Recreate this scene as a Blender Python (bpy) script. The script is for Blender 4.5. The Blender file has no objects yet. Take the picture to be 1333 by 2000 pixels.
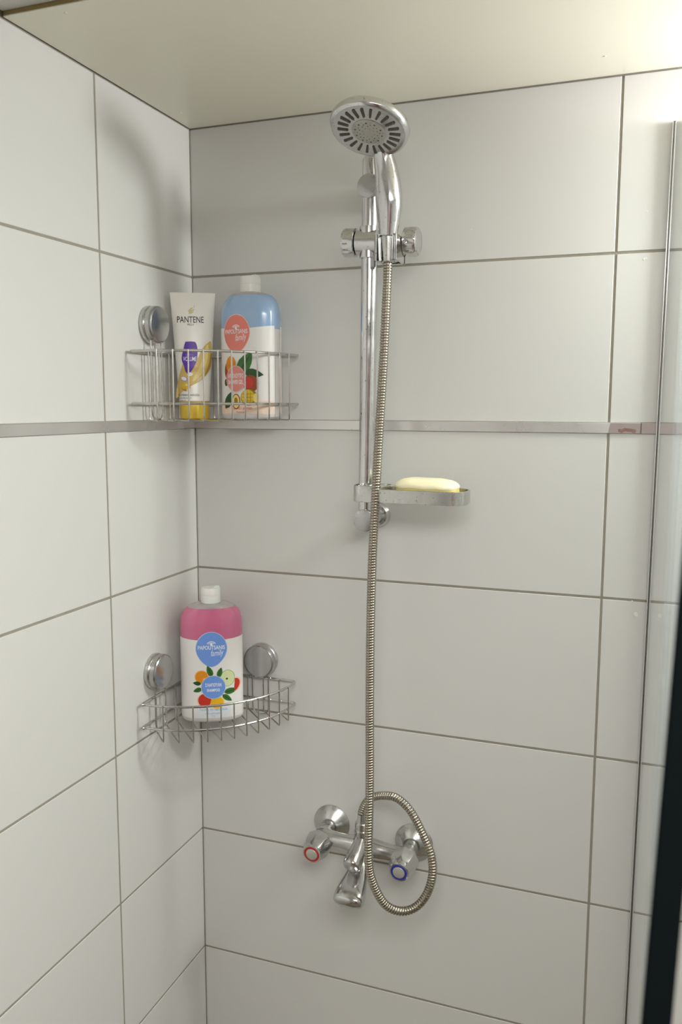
import bpy, math, random
from mathutils import Vector, Matrix
from mathutils.geometry import tessellate_polygon
random.seed(4)
S = bpy.context.scene
COL = S.collection
Z0 = 2.05            # height of the first horizontal tile joint above the floor; all z below are measured from it

# ---------------------------------------------------------------- camera, light, exposure
cam_d = bpy.data.cameras.new('camera'); cam = bpy.data.objects.new('camera', cam_d); COL.objects.link(cam)
yaw, pitch, roll = 0.3527035, -0.1252316, -0.00224624
R = Matrix.Rotation(yaw, 3, 'Z') @ Matrix.Rotation(pitch, 3, 'X') @ Matrix.Rotation(roll, 3, 'Y')
m = Matrix((R.col[0], R.col[2], -R.col[1])).transposed().to_4x4()     # camera looks along -z, up is +y
m.translation = Vector((0.76231, -1.32028, -0.22082 + Z0))
cam.matrix_world = m
cam_d.sensor_fit = 'HORIZONTAL'; cam_d.sensor_width = 24.0
cam_d.lens = 24.0 * 1646.28 / 1333.0
cam_d.clip_start = 0.02
cam_d.dof.use_dof = True; cam_d.dof.focus_distance = 1.36; cam_d.dof.aperture_fstop = 9.0
S.camera = cam

W = bpy.data.worlds.new('world'); S.world = W; W.use_nodes = True
W.node_tree.nodes['Background'].inputs[0].default_value = (0.8, 0.85, 0.9, 1)
W.node_tree.nodes['Background'].inputs[1].default_value = 0.02

def light(name, kind, loc, power, col, **kw):
    l = bpy.data.lights.new(name, kind); l.energy = power; l.color = col
    for k, v in kw.items(): setattr(l, k, v)
    o = bpy.data.objects.new(name, l); COL.objects.link(o); o.location = (loc[0], loc[1], loc[2] + Z0); return o
# globe lamp on the back wall, just right of the frame, and an added, unseen ceiling fill
light('globe_lamp_light', 'POINT', (1.19, -0.105, 0.145), 29.0, (1.0, 0.985, 0.975), shadow_soft_size=0.075)
ceil_l = light('ceiling_fill_light', 'AREA', (1.05, -1.50, 0.235), 28.5, (1.0, 0.985, 0.955), shape='RECTANGLE', size=0.9, size_y=0.7)
S.view_settings.view_transform = 'Standard'; S.view_settings.look = 'None'
S.view_settings.exposure = 0.08; S.view_settings.gamma = 1.0
S.view_settings.use_curve_mapping = False
S.cycles.max_bounces = 10; S.cycles.diffuse_bounces = 6; S.cycles.glossy_bounces = 6
S.cycles.transparent_max_bounces = 12
S.cycles.use_denoising = True
S.cycles.sample_clamp_indirect = 4.0

# ---------------------------------------------------------------- materials
def new_mat(name):
    mt = bpy.data.materials.new(name); mt.use_nodes = True
    nt = mt.node_tree; b = nt.nodes['Principled BSDF']; return mt, nt, b
def srgb(r, g, b):
    f = lambda c: (c/255/12.92) if c/255 <= 0.04045 else ((c/255+0.055)/1.055)**2.4
    return (f(r), f(g), f(b), 1)
def mat(name, col, rough=0.5, metal=0.0, var=0.04, vscale=60, bump=0.0, bscale=200, coat=0.0, rvar=0.0, sss=0.0):
    mt, nt, b = new_mat(name)
    N = nt.nodes; L = nt.links
    tc = N.new('ShaderNodeTexCoord')
    nz = N.new('ShaderNodeTexNoise'); nz.inputs['Scale'].default_value = vscale; nz.inputs['Detail'].default_value = 4
    L.new(tc.outputs['Object'], nz.inputs['Vector'])
    mx = N.new('ShaderNodeMix'); mx.data_type = 'RGBA'
    mx.inputs[6].default_value = [c*(1-var) for c in col[:3]]+[1]; mx.inputs[7].default_value = [min(1, c*(1+var)) for c in col[:3]]+[1]
    L.new(nz.outputs['Fac'], mx.inputs[0]); L.new(mx.outputs[2], b.inputs['Base Color'])
    b.inputs['Roughness'].default_value = rough; b.inputs['Metallic'].default_value = metal
    b.inputs['Coat Weight'].default_value = coat; b.inputs['Coat Roughness'].default_value = 0.08
    if sss:
        b.inputs['Subsurface Weight'].default_value = sss; b.inputs['Subsurface Scale'].default_value = 0.01
    if rvar:
        mr = N.new('ShaderNodeMapRange'); mr.inputs[1].default_value = 0.35; mr.inputs[2].default_value = 0.75
        mr.inputs[3].default_value = rough; mr.inputs[4].default_value = rough+rvar
        L.new(nz.outputs['Fac'], mr.inputs[0]); L.new(mr.outputs[0], b.inputs['Roughness'])
    if bump:
        n2 = N.new('ShaderNodeTexNoise'); n2.inputs['Scale'].default_value = bscale; L.new(tc.outputs['Object'], n2.inputs['Vector'])
        bp = N.new('ShaderNodeBump'); bp.inputs['Strength'].default_value = bump; bp.inputs['Distance'].default_value = 0.001
        L.new(n2.outputs['Fac'], bp.inputs['Height']); L.new(bp.outputs[0], b.inputs['Normal'])
    return mt
def spotted_chrome(name, col, rough, spot_scale=420, thr=0.70, spotcol=(0.10, 0.09, 0.08, 1), base_var=0.12):
    """chrome with dried water film and small dark pits"""
    mt = mat(name, col, rough, 1.0, var=base_var, vscale=45, rvar=0.14)
    nt = mt.node_tree; b = nt.nodes['Principled BSDF']; N = nt.nodes; L = nt.links
    tc = N.new('ShaderNodeTexCoord'); v = N.new('ShaderNodeTexNoise'); v.inputs['Scale'].default_value = spot_scale; v.inputs['Detail'].default_value = 1
    L.new(tc.outputs['Object'], v.inputs['Vector'])
    r = N.new('ShaderNodeMapRange'); r.inputs[1].default_value = thr; r.inputs[2].default_value = thr+0.05
    L.new(v.outputs['Fac'], r.inputs[0])
    src = b.inputs['Base Color'].links[0].from_socket
    mx = N.new('ShaderNodeMix'); mx.data_type = 'RGBA'; L.new(r.outputs[0], mx.inputs[0]); L.new(src, mx.inputs[6]); mx.inputs[7].default_value = spotcol
    L.new(mx.outputs[2], b.inputs['Base Color'])
    return mt
M = {}
M['tile'] = mat('tile_glaze', (0.646, 0.642, 0.622, 1), 0.30, 0, var=0.012, vscale=3, bump=0.03, bscale=25, rvar=0.06)
M['grout'] = mat('grout', srgb(148, 143, 131), 0.9, 0, var=0.15, vscale=40, bump=0.3, bscale=900)
M['corner_seal'] = mat('corner_sealant', srgb(132, 128, 116), 0.6, 0, var=0.2, vscale=30)
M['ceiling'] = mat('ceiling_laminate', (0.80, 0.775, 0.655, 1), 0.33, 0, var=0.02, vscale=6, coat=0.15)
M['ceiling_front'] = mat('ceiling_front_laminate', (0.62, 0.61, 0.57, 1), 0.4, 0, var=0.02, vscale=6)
M['ceiling_edge'] = mat('ceiling_panel_edge', srgb(150, 132, 84), 0.6, 0, var=0.1, vscale=50)
M['dark_gap'] = mat('dark_gap', srgb(62, 56, 44), 0.9)
M['paint'] = mat('wall_paint', (0.30, 0.29, 0.27, 1), 0.6, 0, var=0.02, vscale=4)
M['door'] = mat('reflection_door_wood', srgb(96, 44, 40), 0.4, 0, var=0.25, vscale=12)
M['floor'] = mat('floor_tile', srgb(118, 106, 86), 0.4, 0, var=0.08, vscale=5)
M['chrome'] = spotted_chrome('chrome', (0.66, 0.66, 0.66, 1), 0.10)
M['chrome_dull'] = spotted_chrome('chrome_limescaled', (0.60, 0.60, 0.58, 1), 0.22, thr=0.72)
M['chrome_cup'] = spotted_chrome('cup_chrome', (0.50, 0.50, 0.50, 1), 0.17, thr=0.74)
M['chrome_cap'] = spotted_chrome('cap_chrome', (0.50, 0.50, 0.50, 1), 0.24, thr=0.74)
M['chrome_rose'] = spotted_chrome('rose_chrome', (0.58, 0.58, 0.56, 1), 0.24, thr=0.76)
M['chrome_mixer'] = spotted_chrome('mixer_chrome', (0.60, 0.60, 0.59, 1), 0.11, spot_scale=160, thr=0.76, spotcol=(0.3, 0.3, 0.29, 1))
M['hose'] = mat('hose_steel', (0.42, 0.385, 0.325, 1), 0.27, 1.0, var=0.15, vscale=90)
M['wire'] = mat('basket_wire', (0.62, 0.61, 0.585, 1), 0.20, 1.0, var=0.1, vscale=120)
M['alu'] = mat('brushed_strip', (0.74, 0.73, 0.72, 1), 0.27, 0.92, var=0.05, vscale=14, bump=0.04, bscale=60, rvar=0.1)
M['alu_mauve'] = mat('mauve_strip', srgb(184, 172, 170), 0.3, 0.8, var=0.12, vscale=60)  # mauve tone for the strip beside and beyond the glass
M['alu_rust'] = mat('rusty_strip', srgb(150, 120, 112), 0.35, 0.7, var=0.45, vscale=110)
M['plastic_grey'] = mat('spray_plate_plastic', srgb(205, 205, 200), 0.35, 0, var=0.03)
M['plastic_inner'] = mat('spray_centre_plastic', srgb(188, 187, 178), 0.25, 0.3, var=0.03)
M['rubber'] = mat('nozzle_rubber', srgb(92, 88, 76), 0.6, 0)
M['black'] = mat('black_profile', (0.004, 0.0055, 0.006, 1), 0.8, 0)
M['black'].node_tree.nodes['Principled BSDF'].inputs['Specular IOR Level'].default_value = 0.0
M['white_cap'] = mat('white_plastic', srgb(236, 236, 232), 0.35, 0, var=0.01, sss=0.2)
M['clear_neck'] = mat('clear_bottle_neck', srgb(176, 168, 168), 0.15, 0, coat=0.4)
M['pink'] = mat('pink_soap_bottle', srgb(204, 112, 148), 0.14, 0, var=0.05, vscale=18, coat=0.5, sss=0.3)
M['blue'] = mat('blue_soap_bottle', srgb(154, 182, 216), 0.16, 0, var=0.04, vscale=18, coat=0.5, sss=0.3)
M['bottle_white'] = mat('bottle_milky_plastic', srgb(214, 210, 208), 0.3, 0, var=0.01)
M['label'] = mat('label_white', srgb(233, 230, 228), 0.38, 0, var=0.01)
M['tube'] = mat('tube_white', srgb(240, 238, 232), 0.28, 0, var=0.01, coat=0.2)
M['gold_cap'] = mat('gold_plastic', srgb(222, 188, 70), 0.28, 0.25, var=0.08, vscale=50)
M['soap'] = mat('soap_cream', srgb(243, 234, 200), 0.42, 0, var=0.04, vscale=40, bump=0.35, bscale=120, sss=0.3)
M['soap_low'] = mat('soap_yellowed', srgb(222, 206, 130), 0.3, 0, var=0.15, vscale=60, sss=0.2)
M['plug'] = mat('white_plug', srgb(225, 225, 218), 0.5)
def flat(name, rgb, rough=0.38):
    M[name] = mat('print_'+name, srgb(*rgb), rough, 0, var=0.05, vscale=200)
for n, c in dict(brand_blue=(112, 152, 224), coral=(226, 128, 116), coral2=(222, 138, 132), white=(238, 238, 240), rim_pale=(200, 212, 236),
                 black_ink=(38, 40, 44), grey_ink=(120, 120, 116), violet=(88, 46, 160), lilac=(160, 130, 205), gold=(214, 184, 104), gold_hi=(232, 210, 140),
                 gold_lo=(180, 138, 62), cream=(226, 214, 170), orange=(222, 140, 30), orange_hi=(240, 190, 120), leaf=(56, 112, 42), leaf_dk=(36, 78, 40),
                 apple=(214, 222, 176), apple_rim=(176, 196, 128), red=(196, 52, 34), rind=(238, 200, 180), lemon=(230, 178, 30), lemon_rim=(240, 216, 130),
                 ltblue=(221, 226, 234), ink_blue=(120, 160, 200), peach=(238, 212, 192), brown=(150, 66, 36), mango=(222, 190, 40), mango_dk=(150, 120, 20), rust=(200, 110, 84),
                 logo_gold=(214, 200, 150), red_ring=(176, 34, 34), blue_ring=(44, 52, 160)).items():
    flat(n, c)

def glass_mat():
    mt = bpy.data.materials.new('shower_glass'); mt.use_nodes = True
    nt = mt.node_tree; N = nt.nodes; L = nt.links; N.clear()
    out = N.new('ShaderNodeOutputMaterial'); mix = N.new('ShaderNodeMixShader'); fr = N.new('ShaderNodeFresnel'); fr.inputs['IOR'].default_value = 1.5
    tr = N.new('ShaderNodeBsdfTransparent'); tr.inputs[0].default_value = (0.95, 0.975, 0.965, 1)
    gl = N.new('ShaderNodeBsdfGlossy'); gl.inputs['Roughness'].default_value = 0.0; gl.inputs['Color'].default_value = (0.99, 1.0, 1.0, 1)
    # thin film of dried droplets
    tc = N.new('ShaderNodeTexCoord'); nz = N.new('ShaderNodeTexNoise'); nz.inputs['Scale'].default_value = 90; L.new(tc.outputs['Object'], nz.inputs['Vector'])
    mr = N.new('ShaderNodeMapRange'); mr.inputs[1].default_value = 0.62; mr.inputs[2].default_value = 0.75; mr.inputs[3].default_value = 0.05; mr.inputs[4].default_value = 0.16
    L.new(nz.outputs['Fac'], mr.inputs[0])
    df = N.new('ShaderNodeBsdfDiffuse'); df.inputs[0].default_value = (0.8, 0.82, 0.84, 1)
    m2 = N.new('ShaderNodeMixShader')
    geo = N.new('ShaderNodeNewGeometry'); ior = N.new('ShaderNodeMapRange'); ior.inputs[3].default_value = 1.5; ior.inputs[4].default_value = 1/1.5
    L.new(geo.outputs['Backfacing'], ior.inputs[0]); L.new(ior.outputs[0], fr.inputs['IOR'])   # same reflectance from either side of each face
    L.new(fr.outputs[0], mix.inputs[0]); L.new(tr.outputs[0], mix.inputs[1]); L.new(gl.outputs[0], mix.inputs[2])
    L.new(mr.outputs[0], m2.inputs[0]); tl = N.new('ShaderNodeBsdfTranslucent'); tl.inputs[0].default_value = (0.85, 0.87, 0.89, 1)
    ad = N.new('ShaderNodeMixShader'); L.new(df.outputs[0], ad.inputs[1]); L.new(tl.outputs[0], ad.inputs[2])
    L.new(mix.outputs[0], m2.inputs[1]); L.new(ad.outputs[0], m2.inputs[2])
    L.new(m2.outputs[0], out.inputs[0]); return mt
M['glass'] = glass_mat()
M['seal'] = mat('clear_seal', srgb(205, 205, 205), 0.2, 0.3)

# ---------------------------------------------------------------- mesh building
class MB:
    def __init__(s): s.v = []; s.f = []; s.mi = []; s.cur = 0; s.mats = []
    def use(s, m):
        if m not in s.mats: s.mats.append(m)
        s.cur = s.mats.index(m); return s
    def add(s, vs, fs):
        o = len(s.v); s.v += [Vector(p) for p in vs]
        for f in fs: s.f.append([i+o for i in f]); s.mi.append(s.cur)
        return s
    def box(s, x0, x1, y0, y1, z0, z1, bev=0.0, T=None):
        if bev:
            b = bev; vs = []; 
            # chamfered box: each corner gives three vertices
            idx = {}
            for i, (x, dx) in enumerate(((x0, b), (x1, -b))):
                for j, (y, dy) in enumerate(((y0, b), (y1, -b))):
                    for k, (z, dz) in enumerate(((z0, b), (z1, -b))):
                        idx[i, j, k, 'x'] = len(vs); vs.append((x, y+dy, z+dz))
                        idx[i, j, k, 'y'] = len(vs); vs.append((x+dx, y, z+dz))
                        idx[i, j, k, 'z'] = len(vs); vs.append((x+dx, y+dy, z))
            q = lambda *a: [idx[t] for t in a]
            fs = [q((0,0,0,'x'),(0,0,1,'x'),(0,1,1,'x'),(0,1,0,'x')), q((1,0,0,'x'),(1,1,0,'x'),(1,1,1,'x'),(1,0,1,'x')),
                  q((0,0,0,'y'),(1,0,0,'y'),(1,0,1,'y'),(0,0,1,'y')), q((0,1,0,'y'),(0,1,1,'y'),(1,1,1,'y'),(1,1,0,'y')),
                  q((0,0,0,'z'),(0,1,0,'z'),(1,1,0,'z'),(1,0,0,'z')), q((0,0,1,'z'),(1,0,1,'z'),(1,1,1,'z'),(0,1,1,'z'))]
            for j in (0,1):
                for k in (0,1): fs.append(q((0,j,k,'y'),(1,j,k,'y'),(1,j,k,'z'),(0,j,k,'z')))
            for i in (0,1):
                for k in (0,1): fs.append(q((i,0,k,'x'),(i,1,k,'x'),(i,1,k,'z'),(i,0,k,'z')))
            for i in (0,1):
                for j in (0,1): fs.append(q((i,j,0,'x'),(i,j,1,'x'),(i,j,1,'y'),(i,j,0,'y')))
            for i in (0,1):
                for j in (0,1):
                    for k in (0,1): fs.append(q((i,j,k,'x'),(i,j,k,'y'),(i,j,k,'z')))
        else:
            vs = [(x, y, z) for x in (x0, x1) for y in (y0, y1) for z in (z0, z1)]
            fs = [(0,1,3,2),(4,6,7,5),(0,4,5,1),(2,3,7,6),(0,2,6,4),(1,5,7,3)]
        if T is not None: vs = [T @ Vector(p) for p in vs]
        return s.add(vs, fs)
    def rings(s, rings, closed=False, cap0=True, cap1=True):
        n = len(rings[0]); o = len(s.v); k = len(rings)
        for r in rings: s.v += [Vector(p) for p in r]
        for i in range(k if closed else k-1):
            a = o+i*n; b = o+((i+1) % k)*n
            for j in range(n): s.f.append([a+j, a+(j+1) % n, b+(j+1) % n, b+j]); s.mi.append(s.cur)
        if not closed:
            if cap0: s.f.append([o+j for j in range(n)][::-1]); s.mi.append(s.cur)
            if cap1: s.f.append([o+(k-1)*n+j for j in range(n)]); s.mi.append(s.cur)
        return s
    def tube(s, path, rad, seg=10, closed=False, caps=True, squash=None):
        P = [Vector(p) for p in path]; n = len(P)
        rr = rad if isinstance(rad, (list, tuple)) else [rad]*n
        T = []
        for i in range(n):
            a = P[(i-1) % n] if (closed or i) else P[0]; b = P[(i+1) % n] if (closed or i < n-1) else P[-1]
            T.append((b-a).normalized())
        u = T[0].orthogonal().normalized()
        if abs(T[0].z) < 0.9: u = (Vector((0,0,1)) - T[0]*T[0].z).normalized()
        R_ = []
        for i in range(n):
            if i: u = (T[i-1].rotation_difference(T[i]) @ u)
            u = (u - T[i]*u.dot(T[i])).normalized(); w = T[i].cross(u)
            ku, kw = squash[i] if squash else (1, 1)
            R_.append([P[i] + (u*math.cos(2*math.pi*j/seg)*ku + w*math.sin(2*math.pi*j/seg)*kw)*rr[i] for j in range(seg)])
        return s.rings(R_, closed, caps, caps)
    def lathe(s, o, d, prof, seg=32, phase=0.0):
        """surface of revolution: prof = [(t, r)...] along direction d from o"""
        o = Vector(o); d = Vector(d).normalized(); u = d.orthogonal().normalized(); w = d.cross(u)
        R_ = [[o + d*t + (u*math.cos(2*math.pi*j/seg+phase) + w*math.sin(2*math.pi*j/seg+phase))*max(r, 1e-5) for j in range(seg)] for t, r in prof]
        return s.rings(R_)
    def build(s, name, material=None, parent=None, origin=(0, 0, 0), smooth=True, angle=35):
        me = bpy.data.meshes.new(name); og = Vector(origin)
        me.from_pydata([tuple(p-og) for p in s.v], [], s.f)
        if s.mats:
            for k in s.mats: me.materials.append(M[k])
            me.polygons.foreach_set('material_index', s.mi)
        elif material: me.materials.append(M[material])
        if smooth:
            me.polygons.foreach_set('use_smooth', [True]*len(me.polygons)); me.set_sharp_from_angle(angle=math.radians(angle))
        import bmesh as _b
        bm = _b.new(); bm.from_mesh(me); _b.ops.recalc_face_normals(bm, faces=bm.faces); bm.to_mesh(me); bm.free()
        o = bpy.data.objects.new(name, me); COL.objects.link(o)
        if parent is not None: o.parent = parent
        return o

def tag(o, label=None, cat=None, group=None, kind=None):
    for k, v in (('label', label), ('category', cat), ('group', group), ('kind', kind)):
        if v: o[k] = v
    return o
def thing(name, origin, label, cat, group=None):
    o = bpy.data.objects.new(name, None); COL.objects.link(o); o.empty_display_size = 0.03
    o.location = (origin[0], origin[1], origin[2]+Z0); tag(o, label, cat, group); return o
class Part:
    """adds parts to a thing whose Empty stands at `origin` (coordinates stay absolute in the builders)"""
    def __init__(s, root, origin): s.root = root; s.o = Vector(origin)
    def __call__(s, name, mb, material=None, under=None, **kw):
        return mb.build(name, material, under or s.root, s.o, **kw)
def shell(name, mb, material, **kw):
    o = mb.build(name, material, None, (0, 0, 0), smooth=False); o.location.z = Z0; o['kind'] = 'structure'; return o

# ---------------------------------------------------------------- room shell
CEIL = 0.245; XR = 2.0; YF = -2.4; ZF = -2.05
rowz = [CEIL-0.002, 0.0, None, -0.5107, -0.7648, -1.0103, -1.2497, -1.50, -1.75, -2.0, ZF]
ST, SB = -0.2445, -0.2605                     # metal strip between two tile rows
G = 0.0019                                    # half joint
rows = []
zz = [CEIL-0.002+G, 0.0, 'strip', -0.5107, -0.7648, -1.0103, -1.2497, -1.50, -1.75, -2.0]
rows.append((0.0+G, CEIL-0.0015)); rows.append((ST+0.0004, 0.0-G)); rows.append((-0.5107+G, SB-0.0004))
for a, b in zip([-0.5107, -0.7648, -1.0103, -1.2497, -1.50, -1.75, -2.0], [-0.7648, -1.0103, -1.2497, -1.50, -1.75, -2.0, ZF]): rows.append((b+G, a-G))
T = 0.008                                     # tile thickness; glazed faces lie in y = 0 and x = 0
wb = shell('wall_back', MB().box(-0.10, XR+0.1, T*0.09, 0.10, ZF, CEIL+0.05), 'grout')
wl = shell('wall_left', MB().box(-0.10, -T*0.09, YF, 0.10, ZF, CEIL+0.05), 'grout')
def tile_row(parent, axis, cuts, first):
    for (z0, z1) in rows:
        for c0, c1 in cuts:
            mb = MB(); j = random.uniform(-0.0001, 0.0001)
            if axis == 'x': mb.box(c0, c1, 0.0+j, T, z0, z1, 0.0005)
            else: mb.box(-T, 0.0+j, c0, c1, z0, z1, 0.0005)
            mb.build('tile', 'tile', parent, smooth=False)
tile_row(wb, 'x', [(0.0011, 0.7006-G), (0.7006+G, 1.3996-G), (1.3996+G, XR)], 0)
tile_row(wl, 'y', [(-0.2623+G, -0.0011), (-0.9613+G, -0.2623-G), (-1.66+G, -0.9613-G), (YF, -1.66-G)], 0)
# sealant bead in the corner
shell('trim_3', MB().tube([(0.0004, -0.0004, ZF), (0.0004, -0.0004, CEIL-0.003)], 0.0011, 6), 'corner_seal')
shell('wall_right', MB().box(XR, XR+0.1, YF, 0.1, ZF, CEIL+0.05), 'paint')
shell('wall_front', MB().box(-0.1, XR+0.1, YF-0.1, YF, ZF, CEIL+0.05), 'paint')
shell('floor', MB().box(-0.1, XR+0.1, YF, 0.1, ZF-0.1, ZF), 'floor')
ce = shell('ceiling', MB().box(-0.1, XR+0.1, YF, 0.1, CEIL+0.012, CEIL+0.1), 'dark_gap')
def panel(x0, x1, y0, y1, z0, face, edge):
    mb = MB(); mb.use(face).box(x0, x1, y0, y1, z0, z0+0.0015, 0); mb.use(edge).box(x0, x1, y0-0.00005, y1, z0+0.0012, CEIL+0.0125, 0)
    return mb.build('ceiling_panel', None, ce, smooth=False)
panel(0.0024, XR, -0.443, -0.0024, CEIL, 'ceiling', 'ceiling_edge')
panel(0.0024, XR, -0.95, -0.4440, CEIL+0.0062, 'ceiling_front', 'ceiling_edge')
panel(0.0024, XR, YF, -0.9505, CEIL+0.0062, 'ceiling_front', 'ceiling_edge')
for x, y in ((0.080, -0.426), (0.0288, -0.0766), (0.70, -0.40), (0.68, -0.075)):
    MB().lathe((x, y, CEIL), (0, 0, -1), [(0, 0.0022), (0.0005, 0.0019), (0.0008, 0.0006)], 10).build('screw', 'plug', ce)
# small fittings left in the tiled wall
for x, z, r in ((0.7513, -0.532, 0.0038), ):
    MB().lathe((x, 0, z), (0, -1, 0), [(0, r), (0.0009, r*0.9), (0.0013, r*0.3)], 14).build('wall_plug', 'plug', wb)
for x, z, r in ((0.745, -0.512, 0.0012), (0.7395, -0.0105, 0.0020), (0.7425, -0.0100, 0.0016), (0.741, 0.055, 0.0013), (0.7535, -0.537, 0.0011), (0.488, 0.047, 0.0010)):
    MB().lathe((x, 0, z), (0, -1, 0), [(0, r), (0.0003, r*0.9), (0.0005, r*0.3)], 8).build('sealant_spot', 'plug', wb)
# metal strip: left wall piece, back wall pieces
t1 = shell('trim_1', MB().box(-0.002, 0.0022, YF, -0.0006, SB, ST, 0.0006), 'alu')
t2 = shell('trim_2', MB().box(0.0006, 0.7455, -0.0022, 0.002, SB, ST, 0.0006), 'alu')
mb = MB(); mb.use('alu_mauve').box(0.7465, XR, -0.0022, 0.002, SB-0.0004, ST-0.0002, 0.0006)
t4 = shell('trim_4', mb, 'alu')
# rust blots and a mauve overlay on the strip beside the glass
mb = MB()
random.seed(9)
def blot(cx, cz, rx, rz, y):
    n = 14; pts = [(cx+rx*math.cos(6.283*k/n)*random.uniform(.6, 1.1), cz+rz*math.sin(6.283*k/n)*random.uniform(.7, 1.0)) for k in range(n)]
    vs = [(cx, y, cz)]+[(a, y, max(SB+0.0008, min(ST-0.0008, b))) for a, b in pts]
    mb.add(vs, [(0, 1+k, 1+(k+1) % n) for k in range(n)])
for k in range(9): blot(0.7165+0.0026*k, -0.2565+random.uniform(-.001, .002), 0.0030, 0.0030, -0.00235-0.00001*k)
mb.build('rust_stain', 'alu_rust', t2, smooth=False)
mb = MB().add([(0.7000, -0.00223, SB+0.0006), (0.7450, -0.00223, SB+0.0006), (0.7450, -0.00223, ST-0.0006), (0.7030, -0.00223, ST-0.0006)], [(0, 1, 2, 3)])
mb.build('mauve_overlay', 'alu_mauve', t2, smooth=False)
# unseen dark door, added behind the camera for contrast in the chrome's reflections
dr = shell('reflection_door', MB().box(0.95, 1.75, YF-0.01, YF+0.02, ZF, -0.02, 0.002), 'door')

# ---------------------------------------------------------------- glass screen and door profile
GX = 0.7709
def lean(p): return Vector((GX + 0.005*(p[2]) + (p[0]), p[1], p[2]))
og = (GX, 0, ZF)
gp = thing('glass_screen', (0.7607, -0.5, ZF), 'clear glass shower screen meeting the tiled wall to the right of the hose', 'shower screen'); gp_o = (0.7607, -0.5, ZF)
pp = Part(gp, gp_o)
mb = MB(); vs = [lean((x, y, z)) for x in (0.0, 0.006) for y in (-0.985, -0.0045) for z in (ZF+0.002, 0.1735)]
mb.add(vs, [(0,1,3,2),(4,6,7,5),(0,4,5,1),(2,3,7,6),(0,2,6,4),(1,5,7,3)])
pp('pane', mb, 'glass', smooth=False)
for x0, x1, y0, y1, m_, nm in ((-0.0024, -0.0013, -0.0070, -0.0003, 'seal', 'edge_seal'), (0.0073, 0.0084, -0.0070, -0.0003, 'seal', 'edge_seal'), (-0.0013, -0.0001, -0.0060, -0.0003, 'dark_gap', 'gasket'), (0.0061, 0.0073, -0.0060, -0.0003, 'dark_gap', 'gasket')):
    vs = [lean((x, y, z)) for x in (x0, x1) for y in (y0, y1) for z in (ZF+0.002, 0.1735)]
    pp(nm, MB().add(vs, [(0,1,3,2),(4,6,7,5),(0,4,5,1),(2,3,7,6),(0,2,6,4),(1,5,7,3)]), m_, smooth=False)
# black profile on the free edge, close to the camera
def dp(z): return 0.7683 + (z+0.4575)*0.0314
dpo = (dp(ZF), -1.01, ZF)
dt = thing('shower_door_profile', dpo, 'black vertical shower door profile, blurred, at the lower right edge', 'door frame')
def prof_box(x0, x1, y0, y1):
    vs = [(dp(z)+x, y, z) for x in (x0, x1) for y in (y0, y1) for z in (ZF, 0.20)]
    return MB().add(vs, [(0,1,3,2),(4,6,7,5),(0,4,5,1),(2,3,7,6),(0,2,6,4),(1,5,7,3)])
P_ = Part(dt, dpo)
P_('profile', prof_box(0.0, 0.0098, -1.018, -1.000), 'black', smooth=False)
P_('rubber_lip', prof_box(0.0020, 0.0078, -1.000, -0.994), 'black', smooth=False)

# ---------------------------------------------------------------- slide rail with slider
RX, RY = 0.3462, -0.065
ro = (RX, RY, -0.40)
rt = thing('slide_rail', ro, 'chrome shower slide rail on the back wall carrying slider and end mounts', 'shower rail')
P_ = Part(rt, ro)
zb, ztop = -0.402, 0.150
def rx(z): return 0.3425 + (z+0.40)*0.0078
P_('rail_tube', MB().lathe((rx(zb), RY, zb), (rx(ztop)-rx(zb), 0, ztop-zb), [(0, 0.0105), (0.002, 0.0125), (ztop-zb-0.004, 0.0125), (ztop-zb, 0.009)], 40), 'chrome')
for z, mcap in ((-0.3995, 'chrome_cap'), (0.1056, 'chrome_cap')):
    x = rx(z)
    mb = MB().lathe((x+0.001, -0.0005, z), (0, -1, 0), [(0, 0.0200), (0.003, 0.0205), (0.006, 0.0190), (0.010, 0.0165), (0.011, 0.0125), (0.018, 0.0115), (0.055, 0.0115)], 36)
    f = P_('wall_mount', mb, 'chrome')
    mb = MB().lathe((x+0.001, -0.050, z), (0, -1, 0), [(0, 0.0150), (0.003, 0.0168), (0.026, 0.0180), (0.0285, 0.0175), (0.0292, 0.0160), (0.0293, 0.0)], 36)
    P_('end_cap', mb, mcap, under=None)
# slider: cross barrel, two knobs, forked holder
zs = 0.0245; ax = Vector((1, 0, -0.045)).normalized()
sc = Vector((rx(zs), -0.070, zs))
mb = MB().lathe(sc - ax*0.0185, ax, [(0, 0.0150), (0.001, 0.0182), (0.030, 0.0186), (0.0335, 0.0186), (0.036, 0.0150), (0.058, 0.0130)], 36)
mb.lathe(sc - Vector((0, 0, 0.023)), (0, 0, 1), [(0, 0.0138), (0.046, 0.0138)], 28)
slider = P_('slider', mb, 'chrome')
def knob(c, d, L, r, flutes=10):
    """grip knob with round-ended dimples round its rim"""
    seg = 80; d = Vector(d).normalized(); u = d.orthogonal().normalized(); w = d.cross(u); R_ = []
    prof = [(0, r*0.93, 0), (0.0012, r, 0), (0.006, r, 0), (0.0075, r, 0.5), (0.0095, r, 1), (L-0.005, r, 1), (L-0.003, r*0.99, 0.4), (L-0.001, r*0.95, 0), (L, r*0.85, 0), (L+0.0006, r*0.4, 0), (L+0.0006, 0.0002, 0)]
    for t, rr, k in prof:
        ring = []
        for j in range(seg):
            a = 2*math.pi*j/seg
            dip = max(0, math.cos(a*flutes))**2*0.0016*k
            ring.append(Vector(c)+d*t+(u*math.cos(a)+w*math.sin(a))*(rr-dip))
        R_.append(ring)
    return MB().rings(R_)
P_('slider_knob', knob(sc - ax*0.0190, -ax, 0.0205, 0.0212), 'chrome', under=slider)
P_('slider_knob', knob(sc + ax*0.0570, ax, 0.0215, 0.0212), 'chrome', under=slider)
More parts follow.
